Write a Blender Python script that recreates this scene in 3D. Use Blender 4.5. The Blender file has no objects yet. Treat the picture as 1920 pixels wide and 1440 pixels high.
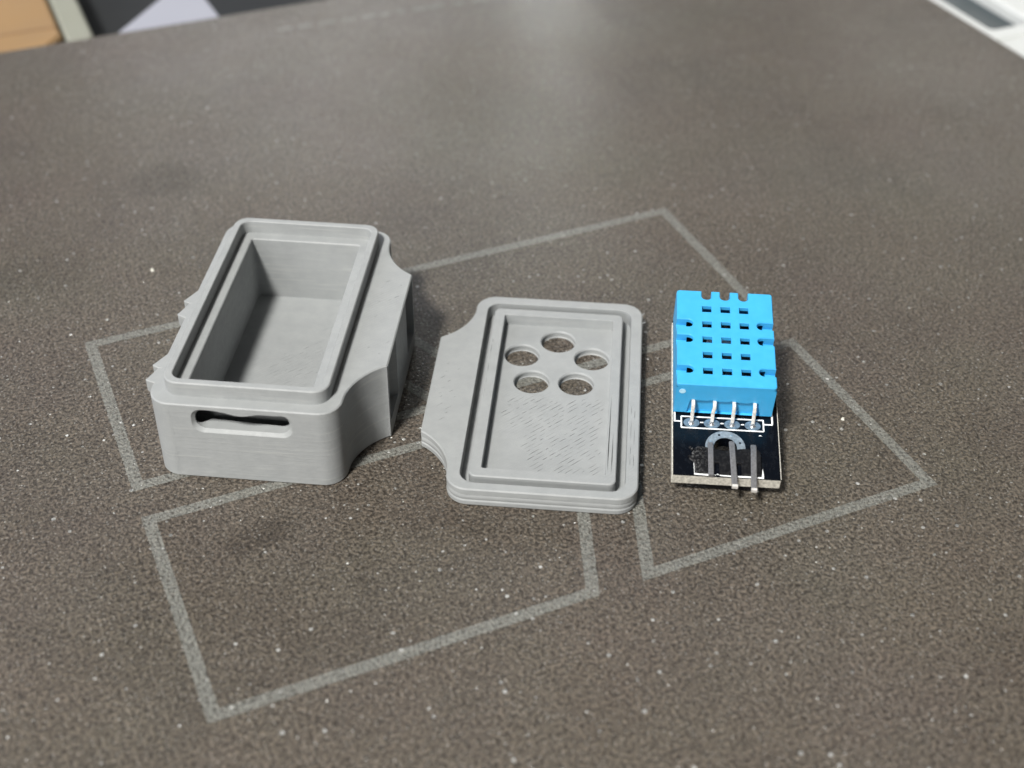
import bpy, bmesh, math, random
from mathutils import Vector, Matrix
from mathutils.geometry import delaunay_2d_cdt
random.seed(7)
S = 0.001                      # all shape numbers below are millimetres
sc = bpy.context.scene

# ---------------------------------------------------------------- camera
F, PITCH, ROLL, CAMH = 2585.7, 0.67965, 0.01199, 114.571
cd = bpy.data.cameras.new('camera'); cam = bpy.data.objects.new('camera', cd)
sc.collection.objects.link(cam); sc.camera = cam
cp, sp = math.cos(PITCH), math.sin(PITCH); cr, sr = math.cos(ROLL), math.sin(ROLL)
right = Vector((cr, sr*sp, sr*cp)); up = Vector((-sr, cr*sp, cr*cp)); fwd = Vector((0, cp, -sp))
M = Matrix((right, up, -fwd)).transposed().to_4x4(); M.translation = Vector((0, 0, CAMH*S))
cam.matrix_world = M
cd.sensor_fit = 'HORIZONTAL'; cd.sensor_width = 36; cd.lens = F/1920*36
cd.clip_start = 0.005; cd.clip_end = 50
cd.dof.use_dof = True; cd.dof.focus_distance = 0.172; cd.dof.aperture_fstop = 20

# ---------------------------------------------------------------- light
w = bpy.data.worlds.new('World'); sc.world = w; w.use_nodes = True
nt = w.node_tree; bg = nt.nodes['Background']
tc = nt.nodes.new('ShaderNodeTexCoord'); sx = nt.nodes.new('ShaderNodeSeparateXYZ')
nt.links.new(tc.outputs['Generated'], sx.inputs[0])
mr = nt.nodes.new('ShaderNodeMapRange'); mr.inputs[1].default_value = -0.8; mr.inputs[2].default_value = 0.8
nt.links.new(sx.outputs['X'], mr.inputs[0])
cr_ = nt.nodes.new('ShaderNodeMix'); cr_.data_type = 'RGBA'
cr_.inputs['A'].default_value = (0.48, 0.48, 0.66, 1); cr_.inputs['B'].default_value = (0.52, 0.48, 0.40, 1)
nt.links.new(mr.outputs[0], cr_.inputs['Factor']); nt.links.new(cr_.outputs['Result'], bg.inputs['Color'])
bg.inputs['Strength'].default_value = 0.13

def area(name, loc, target, size, watts, col):
    l = bpy.data.lights.new(name, 'AREA'); l.shape = 'RECTANGLE'; l.size = size[0]; l.size_y = size[1]
    l.energy = watts; l.color = col
    o = bpy.data.objects.new(name, l); sc.collection.objects.link(o)
    o.location = loc; o.rotation_euler = (Vector(target)-Vector(loc)).to_track_quat('-Z', 'Y').to_euler()
    return o
area('key_lamp', (-0.41, -0.52, 1.10), (0, 0.14, 0), (0.17, 0.17), 32, (1, .975, .93))
area('back_sheen_lamp', (-0.27, 1.5, 0.58), (0, 0.18, 0), (0.40, 0.42), 2.5, (.97, .98, 1))  # added lamp behind the plate for sheen bands, no window known
area('strip_lamp', (0.035, 1.5, 0.60), (0, 0.18, 0), (0.026, 0.46), 1.6, (.95, 1, .97))
area('back_sheen_lamp', (0.56, 1.5, 0.56), (0, 0.18, 0), (0.36, 0.45), 1.3, (1, .98, .94))  # second added sheen lamp, further right, no window known

area('front_fill_lamp', (-0.55, -1.0, 0.42), (0, 0.14, 0), (0.4, 0.4), 7, (1, .98, .95))  # added soft fill for the front faces, no such lamp known
area('side_lamp', (-1.3, 0.75, 0.75), (-0.02, 0.14, 0), (0.7, 0.6), 6.5, (.80, .84, 1))

sc.view_settings.view_transform = 'Standard'; sc.view_settings.look = 'None'
sc.view_settings.exposure = 0; sc.view_settings.gamma = 1
sc.render.engine = 'CYCLES'

# ---------------------------------------------------------------- material helpers
class NT:
    def __init__(s, name):
        s.m = bpy.data.materials.new(name); s.m.use_nodes = True; s.t = s.m.node_tree
        s.b = s.t.nodes['Principled BSDF']
        s.tc = s.t.nodes.new('ShaderNodeTexCoord')
        s.co = s.vmath('SCALE', s.tc.outputs['Object'], scale=1000.0)   # millimetres
    def n(s, typ, **kw):
        x = s.t.nodes.new(typ)
        for k, v in kw.items(): setattr(x, k, v)
        return x
    def put(s, sock, v):
        if hasattr(v, 'is_linked') or isinstance(v, bpy.types.NodeSocket): s.t.links.new(v, sock)
        else: sock.default_value = v
    def vmath(s, op, a, b=None, scale=None):
        x = s.n('ShaderNodeVectorMath', operation=op); s.put(x.inputs[0], a)
        if b is not None: s.put(x.inputs[1], b)
        if scale is not None: s.put(x.inputs['Scale'], scale)
        return x.outputs[0]
    def math(s, op, a, b=0.0, c=None, clamp=False):
        x = s.n('ShaderNodeMath', operation=op); x.use_clamp = clamp
        s.put(x.inputs[0], a); s.put(x.inputs[1], b)
        if c is not None: s.put(x.inputs[2], c)
        return x.outputs[0]
    def noise(s, vec, scale, detail=2, rough=.5, dist=0, out='Fac'):
        x = s.n('ShaderNodeTexNoise'); s.put(x.inputs['Vector'], vec)
        x.inputs['Scale'].default_value = scale; x.inputs['Detail'].default_value = detail
        x.inputs['Roughness'].default_value = rough; x.inputs['Distortion'].default_value = dist
        return x.outputs[out]
    def voro(s, vec, scale, feature='F1', out='Distance', rnd=1):
        x = s.n('ShaderNodeTexVoronoi', feature=feature); s.put(x.inputs['Vector'], vec)
        x.inputs['Scale'].default_value = scale; x.inputs['Randomness'].default_value = rnd
        return x.outputs[out]
    def map(s, v, a, b, c=0.0, d=1.0, smooth=False):
        x = s.n('ShaderNodeMapRange'); 
        if smooth: x.interpolation_type = 'SMOOTHSTEP'
        s.put(x.inputs[0], v)
        for i, q in enumerate((a, b, c, d)): s.put(x.inputs[i+1], q)
        return x.outputs[0]
    def mix(s, f, a, b, mode='MIX'):
        x = s.n('ShaderNodeMix', data_type='RGBA', blend_type=mode)
        s.put(x.inputs['Factor'], f)
        s.put(x.inputs['A'], a if not isinstance(a, tuple) else (*a[:3], 1))
        s.put(x.inputs['B'], b if not isinstance(b, tuple) else (*b[:3], 1))
        return x.outputs['Result']
    def scalev(s, v, sc3):
        return s.vmath('MULTIPLY', v, sc3)
    def bump(s, h, strength, dist_mm, normal=None):
        x = s.n('ShaderNodeBump'); x.inputs['Strength'].default_value = strength
        x.inputs['Distance'].default_value = dist_mm*S; s.put(x.inputs['Height'], h)
        if normal is not None: s.put(x.inputs['Normal'], normal)
        return x.outputs[0]
    def set(s, **kw):
        for k, v in kw.items():
            k = {'color': 'Base Color', 'rough': 'Roughness', 'metal': 'Metallic', 'normal': 'Normal',
                 'spec': 'Specular IOR Level', 'sss': 'Subsurface Weight', 'coat': 'Coat Weight'}.get(k, k)
            if isinstance(v, tuple) and len(v) == 3: v = (*v, 1)
            s.put(s.b.inputs[k], v)
        return s.m

def plastic_filament():
    s = NT('grey_filament'); co = s.co
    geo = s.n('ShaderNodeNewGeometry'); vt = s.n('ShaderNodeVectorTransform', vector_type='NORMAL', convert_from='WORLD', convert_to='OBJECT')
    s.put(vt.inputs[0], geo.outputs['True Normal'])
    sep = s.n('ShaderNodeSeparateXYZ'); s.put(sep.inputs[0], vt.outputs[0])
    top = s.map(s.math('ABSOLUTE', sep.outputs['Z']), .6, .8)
    p = s.n('ShaderNodeSeparateXYZ'); s.put(p.inputs[0], co)
    # layer lines on the walls: period 0.2 mm, uneven from layer to layer
    lay = s.math('SINE', s.math('MULTIPLY', p.outputs['Z'], 2*math.pi/0.2))
    uneven = s.noise(s.scalev(co, (.10, .10, 2.6)), 1, 3, .65)
    fine = s.noise(s.scalev(co, (.6, .6, 6.0)), 1, 2, .5)
    hw = s.math('ADD', s.math('MULTIPLY', lay, .22), s.math('ADD', s.math('MULTIPLY', uneven, 1.15), s.math('MULTIPLY', fine, .5)))
    # strands laid at 45 degrees on the flat faces: width 0.42 mm
    d = s.math('SUBTRACT', p.outputs['Y'], p.outputs['X'])
    st = s.math('ABSOLUTE', s.math('SINE', s.math('MULTIPLY', d, math.pi/0.594)))
    st = s.math('POWER', st, .5)
    amp = s.map(s.noise(co, .16, 2), .42, .66, .05, .6)
    ht = s.math('ADD', s.math('MULTIPLY', st, amp), s.math('MULTIPLY', s.noise(co, 7, 3), .5))
    h = s.n('ShaderNodeMix'); s.put(h.inputs[0], top); s.put(h.inputs[2], hw); s.put(h.inputs[3], ht)
    nrm = s.bump(h.outputs[0], .55, .05)
    mot = s.noise(co, .5, 4, .6)
    col = s.mix(s.map(mot, .3, .7), (.262, .274, .276), (.296, .308, .309))
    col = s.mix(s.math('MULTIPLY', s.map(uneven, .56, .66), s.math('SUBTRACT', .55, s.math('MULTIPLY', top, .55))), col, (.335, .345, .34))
    speck = s.map(s.noise(co, 9, 2, .7), .66, .78)
    col = s.mix(s.math('MULTIPLY', speck, .25), col, (.50, .50, .49))
    return s.set(color=col, rough=s.map(s.noise(co, 1.3, 3), .3, .7, .48, .62), normal=nrm, spec=.35)

def pei(name, printed=False):
    s = NT(name); co = s.co
    wob = s.noise(co, 2.5, 1, out='Color')
    cw = s.vmath('ADD', co, s.vmath('SCALE', s.vmath('SUBTRACT', wob, (.5, .5, .5)), scale=.35))
    grain = s.noise(cw, 2.35, 3, .62)                         # worm-like powder coat relief, 0.4 mm
    cell = s.voro(cw, 2.7, 'SMOOTH_F1')
    relief = s.math('ADD', s.map(grain, .36, .64, 0, 1, True), s.math('MULTIPLY', s.math('SUBTRACT', 1, cell), .7))
    fine = s.noise(co, 8, 2)
    h = s.math('ADD', relief, s.math('MULTIPLY', fine, .25))
    nrm = s.bump(h, .9, .13)
    big = s.noise(co, .022, 3, .55); mid = s.noise(co, .13, 3, .6)
    base = s.mix(s.map(big, .35, .65), (.061, .051, .0405), (.084, .072, .058))
    base = s.mix(s.map(mid, .40, .62), base, (.078, .067, .0535))
    crev = s.map(s.math('ADD', s.map(grain, .34, .66, 0, 1), s.math('MULTIPLY', cell, -.45)), -.10, .62)
    col = s.mix(crev, s.mix(1, base, (.36, .34, .32), 'MULTIPLY'), s.mix(1, base, (1.7, 1.67, 1.62), 'MULTIPLY'))  # relief shading put into the colour: crevices darkened, grain tops lightened
    # a few greasy smudges, each with its own place
    pz = s.n('ShaderNodeSeparateXYZ'); s.put(pz.inputs[0], s.vmath('ADD', co, s.vmath('SCALE', s.vmath('SUBTRACT', s.noise(co, .25, 3, out='Color'), (.5, .5, .5)), scale=5)))
    for cx, cy, rx, ry, k in SMUDGES:
        ex = s.math('DIVIDE', s.math('SUBTRACT', pz.outputs['X'], cx), rx); ey = s.math('DIVIDE', s.math('SUBTRACT', pz.outputs['Y'], cy), ry)
        d2 = s.math('ADD', s.math('MULTIPLY', ex, ex), s.math('MULTIPLY', ey, ey))
        col = s.mix(s.math('MULTIPLY', s.map(d2, .1, 1.3, 1, 0, True), k), col, s.mix(1, col, (.5, .47, .44), 'MULTIPLY'))
    tint = s.noise(co, .035, 3, .6, out='Color')
    col = s.mix(.55, col, s.mix(1, col, s.mix(.13, (1, 1, 1), s.vmath('SCALE', tint, scale=2.0)), 'MULTIPLY'))
    col = s.mix(s.math('MULTIPLY', s.map(grain, .60, .72), s.map(s.noise(co, .4, 3, .6), .4, .65, .15, .8)), col, s.mix(1, base, (2.7, 2.65, 2.55), 'MULTIPLY'))  # highlights painted on the grain peaks
    if printed:
        wear = s.map(s.math('ADD', s.noise(co, 2.3, 2, .6), s.math('MULTIPLY', crev, .25)), .36, .66)
        col = s.mix(s.math('ADD', s.math('MULTIPLY', wear, .46), .08), col, (.25, .265, .245))
    # coating flecks, their glints painted in as pale base colour
    vd = s.n('ShaderNodeTexVoronoi', feature='F1', voronoi_dimensions='2D'); s.put(vd.inputs['Vector'], co); vd.inputs['Scale'].default_value = .75
    hsh = s.n('ShaderNodeSeparateColor'); s.put(hsh.inputs[0], vd.outputs['Color'])
    size = s.map(s.math('POWER', hsh.outputs[1], 3), .0, 1, .06, .19)
    fl = s.math('MULTIPLY', s.math('LESS_THAN', vd.outputs['Distance'], size), s.math('GREATER_THAN', s.math('ADD', hsh.outputs[0], s.math('MULTIPLY', s.noise(co, .02, 2), .22)), .985))
    fl2d = s.n('ShaderNodeTexVoronoi', feature='F1', voronoi_dimensions='2D'); s.put(fl2d.inputs['Vector'], co); fl2d.inputs['Scale'].default_value = 1.9
    h2 = s.n('ShaderNodeSeparateColor'); s.put(h2.inputs[0], fl2d.outputs['Color'])
    fl2 = s.math('MULTIPLY', s.math('LESS_THAN', fl2d.outputs['Distance'], .22), s.math('GREATER_THAN', h2.outputs[0], .60))
    col = s.mix(s.math('MULTIPLY', fl2, s.map(h2.outputs[1], 0, 1, .15, .75)), col, (.42, .40, .36))
    col = s.mix(fl, col, (.92, .92, .88))
    # each fleck is a small facet tilted its own way
    tilt = s.vmath('SCALE', s.vmath('SUBTRACT', vd.outputs['Color'], (.5, .5, .5)), scale=s.math('MULTIPLY', fl, .9))
    nn = s.vmath('NORMALIZE', s.vmath('ADD', nrm, tilt))
    t2 = s.vmath('SCALE', s.vmath('SUBTRACT', fl2d.outputs['Color'], (.5, .5, .5)), scale=s.math('MULTIPLY', fl2, 1.2))
    nn = s.vmath('NORMALIZE', s.vmath('ADD', nn, t2))
    rough = s.math('SUBTRACT', s.map(mid, .3, .7, .42, .52), s.math('MULTIPLY', fl, .25))
    s.b.inputs['Coat Roughness'].default_value = .27
    s.put(s.b.inputs['Coat Normal'], s.bump(s.noise(co, 1.2, 3, .6), .25, .06))
    s.put(s.b.inputs['Coat Weight'], s.map(s.noise(co, .03, 4, .65), .35, .65, .17, .29))
    return s.set(color=col, rough=rough, normal=nn, spec=.4, metal=s.math('MAXIMUM', s.math('MULTIPLY', fl, .5), s.math('MULTIPLY', fl2, .35)))

def simple(name, color, rough=.5, metal=0, spec=.5, mottle=.12, scale=1.0, bump=0.0, bscale=3, **kw):
    s = NT(name)
    f = s.noise(s.co, scale, 4, .6)
    lo = tuple(c*(1-mottle) for c in color); hi = tuple(min(1, c*(1+mottle)) for c in color)
    args = dict(color=s.mix(s.map(f, .3, .7), lo, hi), rough=s.map(s.noise(s.co, scale*2, 2), .3, .7, rough*.85, min(1, rough*1.15)), metal=metal, spec=spec)
    if bump: args['normal'] = s.bump(s.noise(s.co, bscale, 3), bump, .05)
    args.update(kw)
    return s.set(**args)

SMUDGES = [(11.8, 23.8, 5.0, 2.4, .75), (19.5, 108, 6, 6, .5), (-4.0, 88.0, 9, 6, .35)]
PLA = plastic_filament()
PEI = pei('textured_build_coating'); INK = pei('printed_line_on_coating', True)
BLUE = simple('blue_plastic', (.045, .37, .70), .42, mottle=.05, scale=.6, bump=.12, bscale=5, sss=.0)
def board_black():
    s = NT('black_solder_mask')
    smear = s.map(s.noise(s.scalev(s.co, (1.2, .7, 1)), 1, 4, .7), .5, .8)
    col = s.mix(s.math('MULTIPLY', smear, .25), (.0025, .0035, .006), (.018, .022, .028))
    return s.set(color=col, rough=s.map(smear, 0, 1, .22, .5), spec=.3, normal=s.bump(s.noise(s.co, 3, 2), .1, .03))
MASK = board_black()
FIBRE = simple('fibreglass_edge', (.52, .50, .44), .7, mottle=.4, scale=2.2, bump=.6, bscale=4)
SILK = simple('white_silkscreen', (.86, .88, .88), .6, mottle=.06, scale=3)
TIN = simple('tinned_steel', (.78, .76, .72), .42, metal=.35, mottle=.25, scale=3, bump=.35, bscale=4)
DULLTIN = simple('dull_grey_tin', (.17, .17, .175), .5, metal=.3, mottle=.25, scale=4, bump=.5, bscale=5)
SOLDER = simple('solder', (.72, .73, .74), .28, metal=.85, mottle=.2, scale=3, bump=.4, bscale=3)
PAD = simple('tinned_pad', (.20, .27, .33), .35, metal=.55, mottle=.3, scale=3, bump=.3, bscale=3)
RING = simple('plated_ring', (.30, .35, .39), .42, metal=.5, mottle=.3, scale=2.5, bump=.3, bscale=4)
def header_black():
    s = NT('black_header_plastic')
    p = s.n('ShaderNodeSeparateXYZ'); s.put(p.inputs[0], s.co)
    left = s.map(p.outputs['X'], 2.6, 4.4, 1, 0)
    sc_ = s.map(s.noise(s.co, 2.4, 4, .75, .6), .50, .70)
    col = s.mix(s.math('MULTIPLY', sc_, s.math('ADD', .10, s.math('MULTIPLY', left, .7))), (.006, .006, .007), (.20, .20, .20))
    return s.set(color=col, rough=.5, spec=.15, normal=s.bump(s.noise(s.co, 2.5, 4, .7), .5, .08))
HEADER = header_black()
INNERBOARD = simple('dark_inner_board', (.01, .018, .016), .4)
WHITEPART = simple('white_component', (.8, .8, .78), .4)
TAN = simple('tan_card', (.27, .165, .072), .7, mottle=.08, scale=.05)
PALE = simple('pale_trim', (.24, .245, .20), .6, mottle=.08, scale=.1)
LILAC = simple('pale_sheet', (.30, .31, .36), .6, mottle=.04, scale=.05)
DARK = simple('dark_table', (.012, .014, .016), .85, mottle=.4, scale=.02)
WHITEPL = simple('white_plastic', (.56, .58, .57), .45, mottle=.03, scale=.05)
SLATE = simple('slate_panel', (.045, .06, .066), .5, mottle=.15, scale=.1)
SLATED = simple('slate_dark', (.035, .045, .045), .5, mottle=.15, scale=.1)
PLATEEDGE = simple('spring_steel_edge', (.12, .11, .10), .45, metal=.4)
BEDM = simple('heater_bed', (.05, .05, .05), .6)
CRUMB = simple('plastic_crumb', (.62, .61, .54), .5, bump=.5, bscale=6)

# ---------------------------------------------------------------- mesh helpers
def inset(L, d):
    """offset a counter-clockwise loop inwards by d"""
    n = len(L); out = []
    for i in range(n):
        p, q, r = Vector(L[i-1]), Vector(L[i]), Vector(L[(i+1) % n])
        a = (q-p); b = (r-q)
        if a.length < 1e-9 or b.length < 1e-9: out.append((q.x, q.y)); continue
        a.normalize(); b.normalize()
        na = Vector((-a.y, a.x)); nb = Vector((-b.y, b.x)); m = na+nb
        if m.length < 1e-6: m = na
        m.normalize(); k = max(.35, m.dot(na))
        v = q+m*(d/k); out.append((v.x, v.y))
    return out
def arc(cx, cy, r, a0, a1, n=7):
    return [(cx+r*math.cos(math.radians(a0+(a1-a0)*i/n)), cy+r*math.sin(math.radians(a0+(a1-a0)*i/n))) for i in range(n+1)]
def rr(x0, y0, x1, y1, r, n=6):
    return (arc(x1-r, y0+r, r, -90, 0, n)+arc(x1-r, y1-r, r, 0, 90, n)+arc(x0+r, y1-r, r, 90, 180, n)+arc(x0+r, y0+r, r, 180, 270, n))
def bez(a, b, c, d, n=12):
    o = []
    for i in range(n+1):
        t = i/n; u = 1-t
        o.append(tuple(u**3*a[k]+3*u*u*t*b[k]+3*u*t*t*c[k]+t**3*d[k] for k in (0, 1)))
    return o
def circle(cx, cy, r, n=32): return [(cx+r*math.cos(2*math.pi*i/n), cy+r*math.sin(2*math.pi*i/n)) for i in range(n)]
def inside(p, L):
    x, y = p; c = False; j = len(L)-1
    for i in range(len(L)):
        xi, yi = L[i]; xj, yj = L[j]
        if (yi > y) != (yj > y) and x < (xj-xi)*(y-yi)/(yj-yi)+xi: c = not c
        j = i
    return c
class MB:
    def __init__(s): s.v = []; s.f = []
    def add(s, pts): i = len(s.v); s.v += [tuple(p) for p in pts]; return i
    def quad(s, *p): i = s.add(p); s.f.append(tuple(range(i, i+len(p))))
    def wall(s, A, B, flip=False, skip=()):
        """A, B: equal-length 3-D loops"""
        n = len(A); i = s.add(A); j = s.add(B)
        for k in range(n):
            if k in skip: continue
            l = (k+1) % n
            f = (i+k, i+l, j+l, j+k); s.f.append(f[::-1] if flip else f)
    def fill(s, outer, holes, tf, flip=False):
        """triangulate outer minus holes; tf maps (u, v) to 3-D"""
        loops = [outer]+holes; vs = []; es = []
        for L in loops:
            b = len(vs); vs += [Vector(p) for p in L]; es += [(b+i, b+(i+1) % len(L)) for i in range(len(L))]
        r = delaunay_2d_cdt(vs, es, [], 0, 1e-7); rv, rf = r[0], r[2]
        i = s.add([tf(p.x, p.y) for p in rv])
        for f in rf:
            cx = sum(rv[k].x for k in f)/3; cy = sum(rv[k].y for k in f)/3
            if not inside((cx, cy), outer) or any(inside((cx, cy), h) for h in holes): continue
            f = tuple(i+k for k in f); s.f.append(f[::-1] if flip else f)
    def prism(s, L, z0, z1, ch=0.0, holes=(), hch=None, bottom=True):
        up3 = lambda l, z: [(x, y, z) for x, y in l]
        hch = ch if hch is None else hch
        if ch: s.wall(up3(L, z0), up3(L, z1-ch)); T = inset(L, ch); s.wall(up3(L, z1-ch), up3(T, z1))
        else: T = L; s.wall(up3(L, z0), up3(L, z1))
        HT = []
        for h in holes:
            if hch: e = inset(h, -hch); s.wall(up3(h, z0), up3(h, z1-hch), True); s.wall(up3(h, z1-hch), up3(e, z1), True)
            else: e = h; s.wall(up3(h, z0), up3(h, z1), True)
            HT.append(e)
        s.fill(T, HT, lambda x, y: (x, y, z1))
        if bottom: s.fill(L, list(holes), lambda x, y: (x, y, z0), True)
    def box(s, x0, y0, z0, x1, y1, z1, ch=0.0):
        s.prism([(x0, y0), (x1, y0), (x1, y1), (x0, y1)], z0, z1, ch)
    def tube(s, pts, wd, ht=None, ends=True, chamfer=.25):
        """rectangular bar along a polyline, wd wide across x, ht in the plane of the path"""
        ht = ht or wd; rings = []
        for i, p in enumerate(pts):
            p = Vector(p); a = Vector(pts[max(i-1, 0)]); b = Vector(pts[min(i+1, len(pts)-1)])
            t = (b-a).normalized(); sx_ = Vector((1, 0, 0)); sx_ = (sx_-t*sx_.dot(t)).normalized(); u = t.cross(sx_)
            c = chamfer*min(wd, ht); hw, hh = wd/2, ht/2
            prof = [(hw, -hh+c), (hw, hh-c), (hw-c, hh), (-hw+c, hh), (-hw, hh-c), (-hw, -hh+c), (-hw+c, -hh), (hw-c, -hh)]
            rings.append([tuple(p+sx_*q+u*r) for q, r in prof])
        for a, b in zip(rings, rings[1:]): s.wall(a, b, True)
        if ends:
            for R_, T_, fl in ((rings[0], (Vector(pts[0])-Vector(pts[1])).normalized(), False), (rings[-1], (Vector(pts[-1])-Vector(pts[-2])).normalized(), True)):
                i = s.add(R_); s.f.append(tuple(range(i, i+8)) if not fl else tuple(range(i+7, i-1, -1)))
    def build(s, name, mat, parent=None, smooth=30):
        me = bpy.data.meshes.new(name); me.from_pydata([(x*S, y*S, z*S) for x, y, z in s.v], [], s.f)
        bm = bmesh.new(); bm.from_mesh(me)
        bmesh.ops.remove_doubles(bm, verts=bm.verts, dist=2e-6)
        bmesh.ops.recalc_face_normals(bm, faces=bm.faces)
        bm.to_mesh(me); bm.free()
        for p in me.polygons: p.use_smooth = True
        me.set_sharp_from_angle(angle=math.radians(smooth))
        me.materials.append(mat)
        o = bpy.data.objects.new(name, me); sc.collection.objects.link(o)
        if parent: o.parent = parent
        return o
def thing(name, label, cat, loc=(0, 0, 0), rot=(0, 0, 0), group=None):
    o = bpy.data.objects.new(name, None); sc.collection.objects.link(o)
    o.empty_display_size = .005
    o.location = tuple(c*S for c in loc); o.rotation_euler = rot
    o['label'] = label; o['category'] = cat
    if group: o['group'] = group
    return o
Z = lambda L, z: [(x, y, z) for x, y in L]

# ---------------------------------------------------------------- table and build plate
PX, PY, PT = -30.306, 86.545, 0.42015           # frame of the plate's printed emblem
m = MB(); m.box(-900, -700, -14, 900, 1300, -9)
table = m.build('table', DARK); table['kind'] = 'structure'

plate = thing('build_plate', 'brown textured steel print bed plate with worn line emblem, under everything', 'print bed plate', (PX, PY, 0), (0, 0, PT))
X0, X1, Y0, Y1 = -88.5, 178.5, -97, 165.6
m = MB(); L = rr(X0, Y0, X1, Y1, 3.0, 8)
m.wall(Z(inset(L, .15), -.15), Z(L, -.15)); m.fill(inset(L, .12), [], lambda x, y: (x, y, 0)); m.wall(Z(L, -.15), Z(inset(L, .12), 0))
m.build('coated_surface', PEI, plate)
m = MB(); m.prism(inset(L, .02), -.8, -.15); m.build('steel_sheet', PLATEEDGE, plate)
m = MB(); m.prism(rr(X0+2.2, Y0+2.2, X1-2.2, Y1-2.2, 3, 6), -8.9, -.8); m.build('heater_base', BEDM, plate)

# printed emblem: four outlined quadrilaterals, strokes 1.75 mm wide
def strip(name, pts, wd=1.5, closed=True, z=.012):
    """outline band just inside the closed loop pts, with slightly ragged borders"""
    n = len(pts); dense = []; idx = []
    for i in range(n):
        a, b = Vector(pts[i]), Vector(pts[(i+1) % n]); k = max(2, int((b-a).length/.35))
        for j in range(k): dense.append((i, j/k))
    inn = inset(pts, wd)
    A = []; B = []
    for i, t in dense:
        o_ = Vector(pts[i]).lerp(Vector(pts[(i+1) % n]), t); q = Vector(inn[i]).lerp(Vector(inn[(i+1) % n]), t)
        d = (o_-q).normalized() if t else Vector((0, 0))
        o_ = o_+d*random.gauss(0, .03); q = q+d*random.gauss(0, .03)
        A.append((o_.x, o_.y, z)); B.append((q.x, q.y, z))
    m = MB(); m.wall(A, B); return m.build(name, INK, plate)
strip('printed_outline', [(0, 37), (41, 37), (27.2, 69.1), (0, 69.1)])
strip('printed_outline', [(46.9, 37), (90.1, 37), (90.1, 69.1), (34.4, 69.1)])
strip('printed_outline', [(0, 0), (44.2, 0), (56.6, 32.2), (0, 32.2)])
strip('printed_outline', [(49.6, 0), (90.1, 0), (90.1, 32.2), (62.4, 32.2)])
# worn, unreadable marks near the far edge
x = 52.0
while x < 95:
    wd = random.uniform(1.6, 3.4); y = 155.4 - (x-52)*.05
    L = [(x+random.uniform(-.3, .3), y-random.uniform(.3, .9)), (x+wd, y-random.uniform(.3, .9)), (x+wd+random.uniform(-.4, .4), y+random.uniform(.3, .9)), (x, y+random.uniform(.3, .9))]
    m = MB(); m.fill(L, [], lambda a, b: (a, b, .012)); m.build('printed_mark', INK, plate)
    x += wd+random.uniform(.5, 2.0)

# ---------------------------------------------------------------- the two printed parts
W_, L_, EAR = 22.92, 39.48, 27.03
def outline():
    far = bez((W_, 36.3), (W_+.02, 33.6), (24.7, 30.9), (26.75, 29.62))
    near = [(x, 39.35-y) for x, y in far]; far = far[::-1]
    tip_n = [(26.95, 9.80), (EAR, 10.05)]; tip_f = [(EAR, 29.30), (26.95, 29.52)]
    L = [(2.7, 0), (W_-2.7, 0)] + arc(W_-2.7, 2.7, 2.7, -90, 0, 9)[1:] + near + tip_n
    ie = len(L)-1
    L += tip_f + far + arc(W_-2.7, L_-2.7, 2.7, 0, 90, 9)
    L += arc(2.7, L_-2.7, 2.7, 90, 180, 9) + arc(2.7, 2.7, 2.7, 180, 270, 9)[:-1]
    return L, ie
OUT, IE = outline()      # segment 0 is the straight front, segment IE the straight side of the ear
H = 11.39

def slits(n, region, length, wd, step=.594, ang=45, seed=1):
    """gaps left between strands: narrow slots on a grid of parallel lines"""
    r = random.Random(seed); out = []; c, s_ = math.cos(math.radians(ang)), math.sin(math.radians(ang)); used = {}
    tries = 0
    while len(out) < n and tries < n*40:
        tries += 1
        x0, y0, x1, y1 = region; x = r.uniform(x0, x1); y = r.uniform(y0, y1)
        d = -s_*x+c*y; k = round(d/step); t0 = c*x+s_*y; ln = r.uniform(*length); t1 = t0+ln
        d = k*step; P = lambda t, o: (c*t-s_*(d+o), s_*t+c*(d+o))
        e = P(t1, 0); b = P(t0, 0)
        if not (x0 < e[0] < x1 and y0 < e[1] < y1 and x0 < b[0] < x1 and y0 < b[1] < y1): continue
        if any(t0 < q1+.15 and t1 > q0-.15 for q0, q1 in used.get(k, [])): continue
        used.setdefault(k, []).append((t0, t1)); h_ = wd*r.uniform(.5, 1)/2
        out.append([P(t0, 0), P(t0+ln*.3, -h_), P(t0+ln*.7, -h_*.8), P(t1, 0), P(t0+ln*.6, h_), P(t0+ln*.25, h_*.9)])
    return out
def hatch(keep, x0, y0, x1, y1, step=.594, wd=.045, seed=1):
    """evenly spaced 45-degree strand gaps, each broken into dashes, where keep(x, y, random) allows"""
    r = random.Random(seed); out = []; c = math.sqrt(.5)
    k = math.ceil((y0-x1)*c/step)
    while k*step < (y1-x0)*c:
        d = k*step; t = (x0+y0)*c-5; tmax = (x1+y1)*c+5
        while t < tmax:
            ln = r.uniform(.5, 2.6); h_ = wd*r.uniform(.35, 1)/2
            P = lambda q, o: (c*q-c*(d+o), c*q+c*(d+o))
            a, b = P(t, 0), P(t+ln, 0)
            if all(x0 < p[0] < x1 and y0 < p[1] < y1 for p in (a, b)) and keep(a[0], a[1], r) and keep(b[0], b[1], r):
                out.append([a, P(t+ln*.3, -h_), P(t+ln*.7, -h_*.8), b, P(t+ln*.6, h_), P(t+ln*.25, h_*.9)])
            t += ln+r.uniform(.12, .45)
        k += 1
    return out
def cap(m, outer, holes, z, gaps=(), depth=.22):
    m.fill(outer, list(holes)+list(gaps), lambda x, y: (x, y, z))
    for g_ in gaps:
        m.wall(Z(g_, z-depth), Z(g_, z), True); m.fill(g_, [], lambda x, y: (x, y, z-depth))

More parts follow.
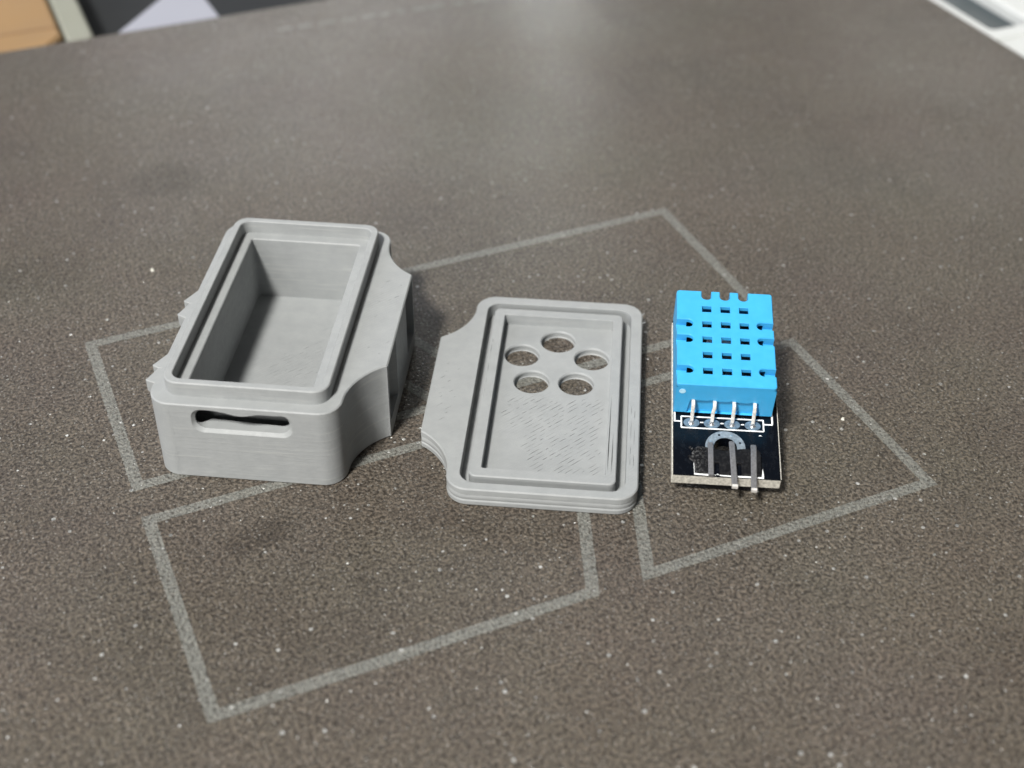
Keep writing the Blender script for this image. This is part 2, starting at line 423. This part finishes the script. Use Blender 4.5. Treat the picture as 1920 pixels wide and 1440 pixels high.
def printed_box():
    t = thing('printed_box', 'deep open grey 3D printed box with raised rim, side barbs and slot in front', 'plastic box',
              (-42.886, 123.517, 0), (0, 0, -.0897))
    m = MB()
    zlo, zhi = .22, H-.14
    m.wall(Z(inset(OUT, .16), 0), Z(OUT, zlo))
    m.wall(Z(OUT, zlo), Z(OUT, zhi), skip=(0, IE))
    m.wall(Z(OUT, zhi), Z(inset(OUT, .14), H))
    m.fill(inset(OUT, .16), [], lambda x, y: (x, y, 0), True)
    # front wall with the slot whose bridged top edge sags
    def slot(g_):
        x0, x1, z0, z1, r = 5.7-g_, 16.9+g_, 7.75-g_, 10.55+g_*.6, 1.3
        P = rr(x0, z0, x1, z1, r, 7); out = []
        N = []                                              # refine the top edge
        for i in range(len(P)):
            a, b = P[i], P[(i+1) % len(P)]; N.append(a)
            if a[1] > z1-.01 and b[1] > z1-.01 and abs(a[0]-b[0]) > 3:
                N += [(a[0]+(b[0]-a[0])*k/14, z1) for k in range(1, 14)]
        for x, z in N:
            if z > 9.6:
                sag = .62*math.exp(-((x-11.2)/1.9)**2)+.16*math.exp(-((x-15.2)/1.3)**2)
                z -= sag*min(1, (z-9.6)/.6)
            out.append((x, z))
        return out
    A, B = slot(.42), slot(.05)
    fy = lambda x: 2.0+.30*math.sin((x-6.2)*1.15)-1.3*max(0, min(1, (7.0-x)/1.2))
    fr = [(2.7, zlo), (W_-2.7, zlo), (W_-2.7, zhi), (2.7, zhi)]
    m.fill(fr, [A], lambda x, z: (x, 0, z))
    m.wall([(x, 0, z) for x, z in A], [(x, .38, z) for x, z in B]); m.wall([(x, .38, z) for x, z in B], [(x, fy(x), z) for x, z in B])
    ch_ = [(4.6, 4.0)]+[(4.6+13.6*k/20, 4.0) for k in range(1, 20)]+[(18.2, 4.0), (18.2, 11.1)]+[(18.2-13.6*k/20, 11.1) for k in range(1, 20)]+[(4.6, 11.1)]
    m.fill(ch_, [B], lambda x, z: (x, fy(x), z)); m.wall([(x, fy(x), z) for x, z in ch_], [(x, 3.8, z) for x, z in ch_]); m.fill(ch_, [], lambda x, z: (x, 3.8, z))  # closed cavity added behind the wavy slot floor so the back stays dark
    # ear side wall with two strap slots
    y0, y1 = OUT[IE][1], OUT[IE+1][1]
    ear = [(y0, zlo), (y1, zlo), (y1, zhi), (y0, zhi)]
    def pocket(a, b, c, d):
        o = rr(a, 2.4, b, 10.95, .5, 4); i = [(c+(y-a)/(b-a)*(d-c), z) for y, z in o]
        m.wall([(EAR, y, z) for y, z in o], [(EAR-4.6, y, z) for y, z in i], True)
        m.fill(i, [], lambda y, z: (EAR-4.6, y, z)); return o
    hs = [pocket(10.12, 15.8, 9.6, 12.8), pocket(23.6, 28.9, 25.4, 28.8)]
    m.fill(ear, hs, lambda y, z: (EAR, y, z))
    # shelf, rim, ledge, pocket
    LO = rr(1.62, 1.62, 21.45, 37.86, 1.9, 8); LI = rr(2.55, 2.55, 20.5, 36.93, 1.3, 8)
    PK = rr(4.05, 4.05, 18.95, 35.4, .3, 3); zt = H+1.92; zl = 11.5
    cap(m, inset(OUT, .14), [LO], H, slits(12, (23.4, 12, 26.6, 28), (.3, 1.2), .05, seed=5))
    m.wall(Z(LO, H), Z(LO, zt-.13)); m.wall(Z(LO, zt-.13), Z(inset(LO, .13), zt))
    m.fill(inset(LO, .13), [inset(LI, -.10)], lambda x, y: (x, y, zt))
    m.wall(Z(LI, zl), Z(LI, zt-.10), True); m.wall(Z(LI, zt-.10), Z(inset(LI, -.10), zt), True)
    PE = inset(PK, -.12)
    m.fill(LI, [PE], lambda x, y: (x, y, zl)); m.wall(Z(PK, zl-.12), Z(PE, zl), True)
    m.wall(Z(PK, 2.1), Z(PK, zl-.12), True)
    cap(m, PK, [], 2.1, hatch(lambda x, y, r: x > 9+max(0, y-20)*.5 and r.random() < .85, 8, 6, 18.5, 30, wd=.04, seed=3))
    m.build('shell', PLA, t)
    # barbs on the left side: two pairs of slanted teeth
    for (a, b, c_) in ((22.8, 20.4, 19.9), (19.9, 17.5, 16.8), (9.3, 7.0, 6.5), (6.5, 4.2, 3.7)):
        m = MB(); xb = -.01 if a > 22 or 9 < a < 10 else -.30
        P = [(xb, a), (-1.02, b+.26), (-1.16, b+.05), (-1.08, b-.14), (-.28 if c_ in (19.9, 6.5) else -.01, c_), (.2, c_), (.2, a)]
        lo = [(max(x, -.05) if x < 0 else x, y) for x, y in P]
        m.wall(Z(lo, 8.6), Z(P, 9.8)); m.wall(Z(P, 9.8), Z(P, H-.1)); m.wall(Z(P, H-.1), Z(inset(P, .08), H-.012))
        m.fill(inset(P, .08), [], lambda x, y: (x, y, H-.012)); m.fill(lo, [], lambda x, y: (x, y, 8.6), True)
        m.build('barb', PLA, t)
    # seam blobs where each layer starts
    m = MB(); r = random.Random(3)
    z = .4
    while z < H-.4:
        x = 2.75+r.uniform(-.12, .12); s_ = r.uniform(.08, .26); d = r.uniform(.01, .035)
        m.quad((x-s_, -.004, z), (x, -d, z+.05), (x, -d, z+.13), (x-s_, -.004, z+.18)); m.quad((x, -d, z+.05), (x+s_, -.004, z), (x+s_, -.004, z+.18), (x, -d, z+.13))
        z += .2
    m.build('seam', PLA, t)
    # stray strand in the pocket
    m = MB(); m.tube([(10.2, 6.7, 2.1), (10.15, 6.9, 2.7), (10.3, 7.0, 3.3)], .16, .1); m.build('stray_strand', PLA, t)
    return t
printed_box()

def printed_lid():
    t = thing('vented_lid', 'flat grey 3D printed lid with five round holes, between the box and the blue sensor', 'plastic lid',
              (-7.951, 118.86, 0), (0, 0, -.081))
    hc = 2.667
    O = [(W_-x, y) for x, y in OUT][::-1]
    m = MB()
    # three slightly uneven bands of layers
    m.wall(Z(inset(O, .20), 0), Z(inset(O, .03), .22)); m.wall(Z(inset(O, .03), .22), Z(inset(O, .0), .75))
    m.wall(Z(O, .75), Z(inset(O, .10), .92)); m.wall(Z(inset(O, .10), .92), Z(inset(O, .03), 1.08)); m.wall(Z(inset(O, .03), 1.08), Z(inset(O, .03), 1.58))
    m.wall(Z(inset(O, .03), 1.58), Z(inset(O, .09), 1.70)); m.wall(Z(inset(O, .09), 1.70), Z(inset(O, .0), 1.84)); m.wall(Z(O, 1.84), Z(O, hc-.14)); m.wall(Z(O, hc-.14), Z(inset(O, .14), hc))
    GO = rr(1.58, 1.30, 21.4, 37.9, 1.9, 8); GI = rr(2.62, 2.45, 20.25, 36.75, .9, 8); zg = .78
    PK = rr(4.05, 3.95, 18.95, 35.3, .25, 3); zf = 1.02
    gaps = slits(7, (21.75, 5.5, 22.35, 19), (1.5, 4.5), .05, .42, 90, 2)
    gaps += slits(14, (-3.2, 12, -.4, 24), (.3, 1.4), .05, seed=8)
    cap(m, inset(O, .14), [inset(GO, -.06)], hc, gaps)
    m.wall(Z(GO, zg), Z(GO, hc-.06), True); m.wall(Z(GO, hc-.06), Z(inset(GO, -.06), hc), True)
    m.fill(GO, [GI], lambda x, y: (x, y, zg))
    m.wall(Z(GI, zg), Z(GI, hc-.12)); m.wall(Z(GI, hc-.12), Z(inset(GI, .12), hc))
    g2 = [[(19.20, 4.5), (19.24, 8), (19.25, 14), (19.22, 19.5), (19.17, 14), (19.12, 8)],
          [(19.66, 4.2), (19.72, 7), (19.68, 12.2), (19.61, 7)]]
    g2 += slits(9, (2.85, 17, 3.2, 30), (.6, 2.2), .045, .42, 90, 4)
    cap(m, inset(GI, .12), [inset(PK, -.05)], hc, g2, .4)
    m.wall(Z(PK, zf), Z(PK, hc-.05), True); m.wall(Z(PK, hc-.05), Z(inset(PK, -.05), hc), True)
    holes = [circle(x, y, 2.33, 40) for x, y in ((11.65, 32.0), (6.98, 28.55), (16.35, 28.6), (8.7, 23.0), (14.55, 23.15))]
    fg = hatch(lambda x, y, r: (y < 20.4 and x > 8.2+max(0, 9-y)*.4 and r.random() < .96) or (13.5 < y < 20 and x < 8.2 and r.random() < .75), 4.6, 4.5, 18.5, 20.4, wd=.06, seed=11)
    cap(m, PK, [inset(h, -.10) for h in holes], zf, fg)
    for h in holes:
        m.wall(Z(h, .15), Z(h, .62), True); m.wall(Z(h, .62), Z(inset(h, .06), .68), True); m.wall(Z(inset(h, .06), .68), Z(inset(h, .06), .8), True)
        m.wall(Z(inset(h, .06), .8), Z(h, zf-.1), True); m.wall(Z(h, zf-.1), Z(inset(h, -.10), zf), True)
        m.wall(Z(inset(h, .1), 0), Z(h, .15), True)
    m.fill(inset(O, .20), [inset(h, .1) for h in holes], lambda x, y: (x, y, 0), True)
    m.build('shell', PLA, t)
    # small whiskers of plastic at the far right corner and on the face
    r = random.Random(9)
    for (x, y) in ((22.3, 38.3), (22.85, 37.2), (22.95, 35.4), (21.6, 39.0), (22.95, 36.6)):
        m = MB(); a = r.uniform(0, 6.28); l = r.uniform(.25, .5)
        m.tube([(x, y, 2.45), (x+.5*l*math.cos(a), y+.5*l*math.sin(a), 2.6), (x+l*math.cos(a), y+l*math.sin(a), 2.62)], .11, .09)
        m.build('whisker', PLA, t)
    return t
printed_lid()

# ---------------------------------------------------------------- sensor module
def sensor():
    t = thing('sensor_module', 'blue slotted humidity sensor soldered to a small black circuit board', 'sensor module',
              (19.296, 121.04, 3.2), (.2042, 0, -.0663))
    BX0, BX1, BY1 = -.12, 12.82, 24.6
    m = MB()
    ring_c = (6.3, 4.5); hole = circle(*ring_c, 1.38, 32)
    bo = [(BX0+.08, 0), (BX1-.08, 0), (BX1, .08), (BX1, BY1), (BX0, BY1), (BX0, .08)]
    m.fill(bo, [hole], lambda x, y: (x, y, 0)); m.wall(Z(bo, -.05), Z(bo, 0)); m.wall(Z(hole, -1.6), Z(hole, 0), True)
    bd = m.build('circuit_board', MASK, t)
    m = MB(); m.wall(Z(bo, -1.6), Z(bo, -.05)); m.fill(bo, [hole], lambda x, y: (x, y, -1.6), True)
    m.build('cut_edge', FIBRE, bd)
    # exposed bright laminate along the left and right edges
    def stripz(name, pts_list, mat, par, z=.02):
        m = MB()
        for L in pts_list: m.prism(L, -.01, z, 0)
        return m.build(name, mat, par)
    R4 = lambda x0, y0, x1, y1: [(x0, y0), (x1, y0), (x1, y1), (x0, y1)]
    stripz('bare_edge', [R4(BX0-.012, .0, BX0+.10, BY1-.3)], FIBRE, bd, .012)
    stripz('bare_edge', [R4(BX1-.07, .1, BX1+.012, BY1-.3)], FIBRE, bd, .012)
    # silkscreen
    lw = .17
    stripz('silkscreen_line', [R4(.08, 8.05, .08+lw*1.25, 22.5)], SILK, bd, .026)
    stripz('silkscreen_line', [R4(.08+lw*1.25, 8.05, .92, 8.05+lw)], SILK, bd, .026)
    def rectline(x0, y0, x1, y1):
        o = rr(x0, y0, x1, y1, .15, 3); i = rr(x0+lw, y0+lw, x1-lw, y1-lw, .05, 3); m = MB(); m.prism(o, -.01, .03, 0, [i]); return m.build('silkscreen_line', SILK, bd)
    rectline(.92, 7.1, 11.1, 9.0)
    stripz('silkscreen_line', [R4(11.1, 8.2, 12.15, 8.2+lw)], SILK, bd, .026)
    stripz('silkscreen_line', [R4(12.0, 8.2+lw, 12.0+lw*1.2, 22.5)], SILK, bd, .026)
    for xa in (3.48, 5.95, 8.45): stripz('silkscreen_line', [R4(xa-.17, 8.02, xa+.22, 8.02+lw*.9)], SILK, bd, .026)
    stripz('silkscreen_line', [[(2.52, .18), (4.1, .12), (5.0, .20), (5.3, .48), (5.6, .18), (6.9, .12), (6.9, .30), (2.95, .36), (2.9, 1.9), (2.45, 1.9)]], SILK, bd, .026)
    stripz('silkscreen_line', [[(7.5, .12), (10.75, .10), (10.78, .5), (10.66, 1.6), (10.5, .3), (8.5, .34), (7.5, .3)]], SILK, bd, .026)
    stripz('silkscreen_line', [[(10.4, 6.45), (10.65, 6.5), (10.8, 6.42), (10.6, 6.62), (10.45, 6.58)]], SILK, bd, .026)
    # solder pads of the sensor
    for i, x in enumerate((2.25, 4.73, 7.2, 9.7)):
        m = MB(); c0 = circle(x, 7.98, .98, 24); c1 = circle(x, 7.98, .72, 24); c2 = circle(x, 7.98, .28, 24)
        c0 = [(px, 7.98+(py-7.98)*.74) for px, py in c0]
        m.wall(Z(c0, -.01), Z(c0, .035)); m.wall(Z(c0, .035), Z([(px, 7.98+(py-7.98)*.7) for px, py in c1], .05))
        c1 = [(px, 7.98+(py-7.98)*.7) for px, py in c1]
        m.fill(c1, [], lambda a, b: (a, b, .05)); pd = m.build('solder_pad', PAD, bd)
        m = MB(); q = [circle(x, 8.0, r_, 14) for r_ in (.40, .30, .20, .13)]
        for a, b, za, zb in ((0, 1, .045, .12), (1, 2, .12, .26), (2, 3, .26, .5)): m.wall(Z(q[a], za), Z(q[b], zb))
        m.fill(q[3], [], lambda a, b: (a, b, .5)); m.build('solder_joint', SOLDER, pd)
        # bent pin from the body down to its pad
        m = MB(); xs = x+(.12 if i == 1 else 0)
        m.tube([(xs, 9.6, 2.62), (xs, 9.12, 2.62), (xs, 8.82, 2.52), (xs, 8.66, 2.25), (x, 8.52, 1.6), (x, 8.25, .8), (x, 8.02, .1)], .44, .26, chamfer=.3)
        m.build('sensor_pin', TIN, t)
        # joint on the underside
        m = MB(); q = circle(x, 8.0, .5, 10); q2 = circle(x, 8.0, .25, 10); m.wall(Z(q, -1.6), Z(q2, -2.3), True); m.fill(q2, [], lambda a, b: (a, b, -2.3), True)
        m.build('underside_joint', SOLDER, t)
    # plated ring round the mounting hole
    m = MB(); o_ = circle(*ring_c, 2.42, 40); i_ = circle(*ring_c, 1.40, 40)
    m.prism(o_, -.01, .035, 0, [i_]); rg = m.build('mounting_ring', RING, bd)
    for k in range(8):
        a = math.radians(22+45*k); cx, cy = ring_c[0]+1.92*math.cos(a), ring_c[1]+1.92*math.sin(a)
        m = MB(); m.prism(circle(cx, cy, .15, 10), .03, .055 if k % 2 else .045, 0); m.build('via', SOLDER if k % 2 else MASK, rg)
    # header: low black block with two gaps and three cropped pins
    m = MB()
    P = [(2.55, .38), (4.85, .38), (4.95, 1.9), (5.45, 1.9), (5.5, .38), (7.5, .38), (7.6, 1.9), (8.1, 1.9), (8.15, .38), (10.45, .38),
         (10.5, 3.6), (10.2, 4.1), (8.4, 4.15), (6.1, 3.7), (4.0, 4.1), (3.0, 4.2), (2.5, 3.8), (2.2, 3.2), (2.35, 2.9), (1.75, 2.75), (2.1, 2.3), (2.5, 2.0)]
    m.prism(P, -.01, .42, .08); m.build('header_block', HEADER, t)
    m = MB(); r = random.Random(5)
    for k in range(9):
        x, y = r.uniform(2.0, 4.0), r.uniform(2.3, 4.1); q = [(x+r.uniform(.08, .22)*math.cos(a), y+r.uniform(.06, .2)*math.sin(a)) for a in (0, 1.2, 2.5, 3.7, 5)]
        m.prism(q, .3, .5+r.uniform(0, .12), .03)
    m.build('torn_flakes', HEADER, t)
    for x, ya, yb, sh in ((4.48, -.12, 4.75, 0), (7.12, -1.35, 5.05, .12), (9.58, -1.75, 4.7, -.1)):
        m = MB(); m.tube([(x-sh*.6, yb, .20), (x-sh*.6, yb-.3, .36), (x, 2.2, .38), (x+sh, ya, .36)], (.70 if x > 5 else .66), .44, chamfer=.2)
        pn = m.build('header_pin', DULLTIN, t)
        if x > 5:
            m = MB(); m.box(x+sh-.34, ya-.30, .13, x+sh+.34, ya+.02, .60, 0); m.build('cut_tip', TIN, pn)
    m = MB(); m.box(1.6, .45, -2.95, 11.2, 3.0, -1.61, .1); m.build('underside_occluder', HEADER, t)  # unseen block added to darken the gap below the front edge
    # supports hidden under the back of the board
    for x in (2.3, 4.8, 7.4, 9.9):
        m = MB(); m.tube([(x, 22.5, -1.5), (x, 22.6, -7.2)], .6, .6); m.build('underside_pin', TIN, t)
    # blue body: walls, pierced top plate
    y0, y1, zt = 9.38, 24.88, 5.69
    m = MB()
    Bo = rr(0, y0, 12, y1, .35, 4); cav = rr(1, y0+1, 11, y1-1, .2, 2)
    # slots and openings in the top plate
    cols = ((3.15, 4.37), (5.46, 6.7), (7.78, 8.98)); rows = (21.3, 18.72, 16.2, 13.68, 11.15)
    def grid(x0, x1, y): return R4(x0+.02, y, x1-.02, y+1.0)
    grids = [grid(a, b, y) for y in rows for a, b in cols]
    # perimeter with bites: back notches (three), side slots (three per side)
    per = [(.35, y0)]; per += [(11.65, y0)] + arc(11.65, y0+.35, .35, -90, 0, 4)[1:]
    for y in (11.25, 16.2, 18.75):
        per += [(12, y)] + [(10.55, y)] + [(10.55-.62*math.sin(math.radians(a)), y+.6-.6*math.cos(math.radians(a))) for a in range(20, 170, 20)] + [(10.55, y+1.2), (12, y+1.2)]
    per += arc(11.65, y1-.35, .35, 0, 90, 4)
    for a, b in ((7.78, 8.98), (5.46, 6.7), (3.15, 4.37)):
        r_ = (b-a)/2; per += [(b, y1), (b, 24.0)] + [((a+b)/2+r_*math.cos(math.radians(q)), 24.0-.55*math.sin(math.radians(q))) for q in range(20, 170, 20)] + [(a, 24.0), (a, y1)]
    per += arc(.35, y1-.35, .35, 90, 180, 4)
    for y in (18.75, 16.2, 11.25):
        per += [(0, y+1.2), (1.42, y+1.2)] + [(1.42+.62*math.sin(math.radians(a)), y+.6+.6*math.cos(math.radians(a))) for a in range(20, 170, 20)] + [(1.42, y), (0, y)]
    per += arc(.35, y0+.35, .35, 180, 270, 4)[:-1]
    zp = 5.1; ch = .13
    m.wall(Z(per, zp), Z(per, zt-ch)); pi = inset(per, ch*.7); m.wall(Z(per, zt-ch), Z(pi, zt))
    gt = []
    for g_ in grids: e = inset(g_, -.05); m.wall(Z(g_, zp), Z(g_, zt-.05), True); m.wall(Z(g_, zt-.05), Z(e, zt), True); gt.append(e)
    m.fill(pi, gt, lambda x, y: (x, y, zt)); m.fill(per, grids, lambda x, y: (x, y, zp), True)
    m.build('pierced_top', BLUE, t)
    # side walls: outer wall, upper rim cut away at the back notches
    m = MB(); z0 = .28; zr = zp-.002
    cuts = [(3.15, 4.37), (5.46, 6.7), (7.78, 8.98)]
    fb = .14   # front recess depth
    ys = [y0+.35, 11.25, 12.45, 16.2, 17.4, 18.75, 19.95, y1]
    for k_ in range(7):
        zz = zr if k_ % 2 == 0 else 4.5
        m.prism(R4(0, ys[k_], 1.25, ys[k_+1]), z0, zz); m.prism(R4(10.75, ys[k_], 12, ys[k_+1]), z0, zz)
    m.box(1, y1-1, z0, 11, y1, 3.4)
    xs = [1]+[v for c in cuts for v in c]+[11]
    for a, b in zip(xs[::2], xs[1::2]): m.box(a, y1-1, 3.4, b, y1, zr)
    # front wall with a trapezoid recess behind the pins
    rec = [(1.55, z0), (10.5, z0), (10.15, 2.62), (9.3, 2.80), (8.9, 2.62), (7.9, 2.62), (6.8, 2.84), (6.4, 2.66), (5.2, 2.66), (4.3, 2.86), (3.9, 2.70), (2.9, 2.70), (2.1, 2.86), (1.85, 2.62)]
    fo = [(.0, z0), (1.55, z0), (1.85, 2.62), (2.1, 2.86), (2.9, 2.70), (3.9, 2.70), (4.3, 2.86), (5.2, 2.66), (6.4, 2.66), (6.8, 2.84), (7.9, 2.62), (8.9, 2.62), (9.3, 2.80), (10.15, 2.62), (10.5, z0), (12, z0), (12, zr), (0, zr)]
    m.fill(fo, [], lambda x, z: (x, y0, z)) 
    m.wall([(x, y0, z) for x, z in rec], [(x, y0+fb*2.2, z) for x, z in rec]); m.fill(rec, [], lambda x, z: (x, y0+fb*2.2, z))
    m.wall([(0, y0, z0), (0, y0+.35, z0)], [(0, y0, zr), (0, y0+.35, zr)]); m.wall([(12, y0, z0), (12, y0+.35, z0)], [(12, y0, zr), (12, y0+.35, zr)])
    m.build('housing', BLUE, t)
    m = MB(); m.prism(circle(.78, 0, .40, 16), 0, .04); o = m.build('moulding_mark', simple('pale_blue_mark', (.45, .74, .92), .35), t)
    o.location = (0, (y0)*S, 4.33*S); o.rotation_euler = (math.pi/2, 0, 0)
    m = MB(); m.box(1, y0+1, .5, 11, y1-1, 2.6); m.build('inner_board', INNERBOARD, t)
    m = MB(); m.box(5.3, 17.1, 2.6, 8.0, 18.75, 3.7, .1); m.box(3.9, 17.6, 2.6, 4.6, 19.2, 3.6, .1); m.build('inner_chip', WHITEPART, t)
    m = MB()
    for x, y in ((3.6, 20.6), (6.1, 20.4), (6.0, 15.9), (4.1, 10.6), (6.5, 10.6), (8.9, 10.9), (6.2, 13.2)): m.box(x, y, 2.6, x+.5, y+.8, 3.3, .05)
    m.build('inner_parts', DULLTIN, t)
    return t
sensor()

# ---------------------------------------------------------------- out-of-focus surroundings, in the plate's frame
def bgthing(name, label, cat): return thing(name, label, cat, (PX, PY, 0), (0, 0, PT))
t = bgthing('cardboard_box', 'blurred tan cardboard box lying behind the far left edge of the plate', 'box')
m = MB(); m.prism([(-110, 166.6), (10.2, 166.6), (13.6, 170.4), (13.6, 300), (-110, 300)], -9, -.6, .6); m.build('carton', TAN, t)
m = MB(); m.prism([(-110, 174), (13.2, 174), (13.2, 175), (-110, 175)], -.61, -.52); m.build('lid_seam', simple('tan_card_edge', (.22, .13, .06), .7), t)
t = bgthing('pale_bar', 'blurred pale grey-green bar standing beside the tan cardboard box', 'trim bar')
m = MB(); m.prism(rr(14.2, 166.4, 19.2, 330, 1.2, 4), -9, -.4, .5); m.build('bar', PALE, t)
t = bgthing('paper_sheet', 'blurred pale lilac sheet lying on the dark table beyond the plate', 'paper')
m = MB(); m.prism([(22.5, 166.2), (43.8, 166.2), (43.2, 178), (37, 184), (36, 182)], -3.4, -.8, .2); m.build('sheet', LILAC, t)
t = bgthing('white_device', 'blurred white plastic device with a slate recess beyond the right plate edge', 'device')
m = MB(); hole = rr(182.2, 104.0, 192.2, 170, 1.0, 4)
m.prism(rr(178.9, 60, 260, 240, 3, 5), -9, -.9, .5, [hole]); m.build('white_shell', WHITEPL, t)
m = MB(); m.prism(inset(hole, .1), -8.9, -3.2, .3); m.build('slate_panel', SLATE, t)
m = MB(); m.prism(rr(178.95, 99.2, 259, 100.9, .6, 3), -.95, -.3, .2); m.build('raised_rib', WHITEPL, t)

# ---------------------------------------------------------------- crumbs
def crumb(x, y, s_, label, k):
    r = random.Random(k); L = [(s_*r.uniform(.6, 1)*math.cos(a), s_*r.uniform(.5, .9)*math.sin(a)) for a in [i*.785 for i in range(8)]]
    m = MB(); m.wall(Z(L, .01), Z(inset(L, .25*s_), s_*.5)); m.fill(inset(L, .25*s_), [], lambda a, b: (a, b, s_*.5))
    o = m.build('crumb', CRUMB); o.location = (x*S, y*S, 0); o.rotation_euler = (0, 0, r.uniform(0, 6)); o['label'] = label; o['category'] = 'crumb'
crumb(42.6, 135.4, .38, 'tiny pale crumb on the plate to the right of the blue sensor', 1)
crumb(-52.9, 167.3, .42, 'tiny pale crumb on the plate behind the left side of the grey box', 2)
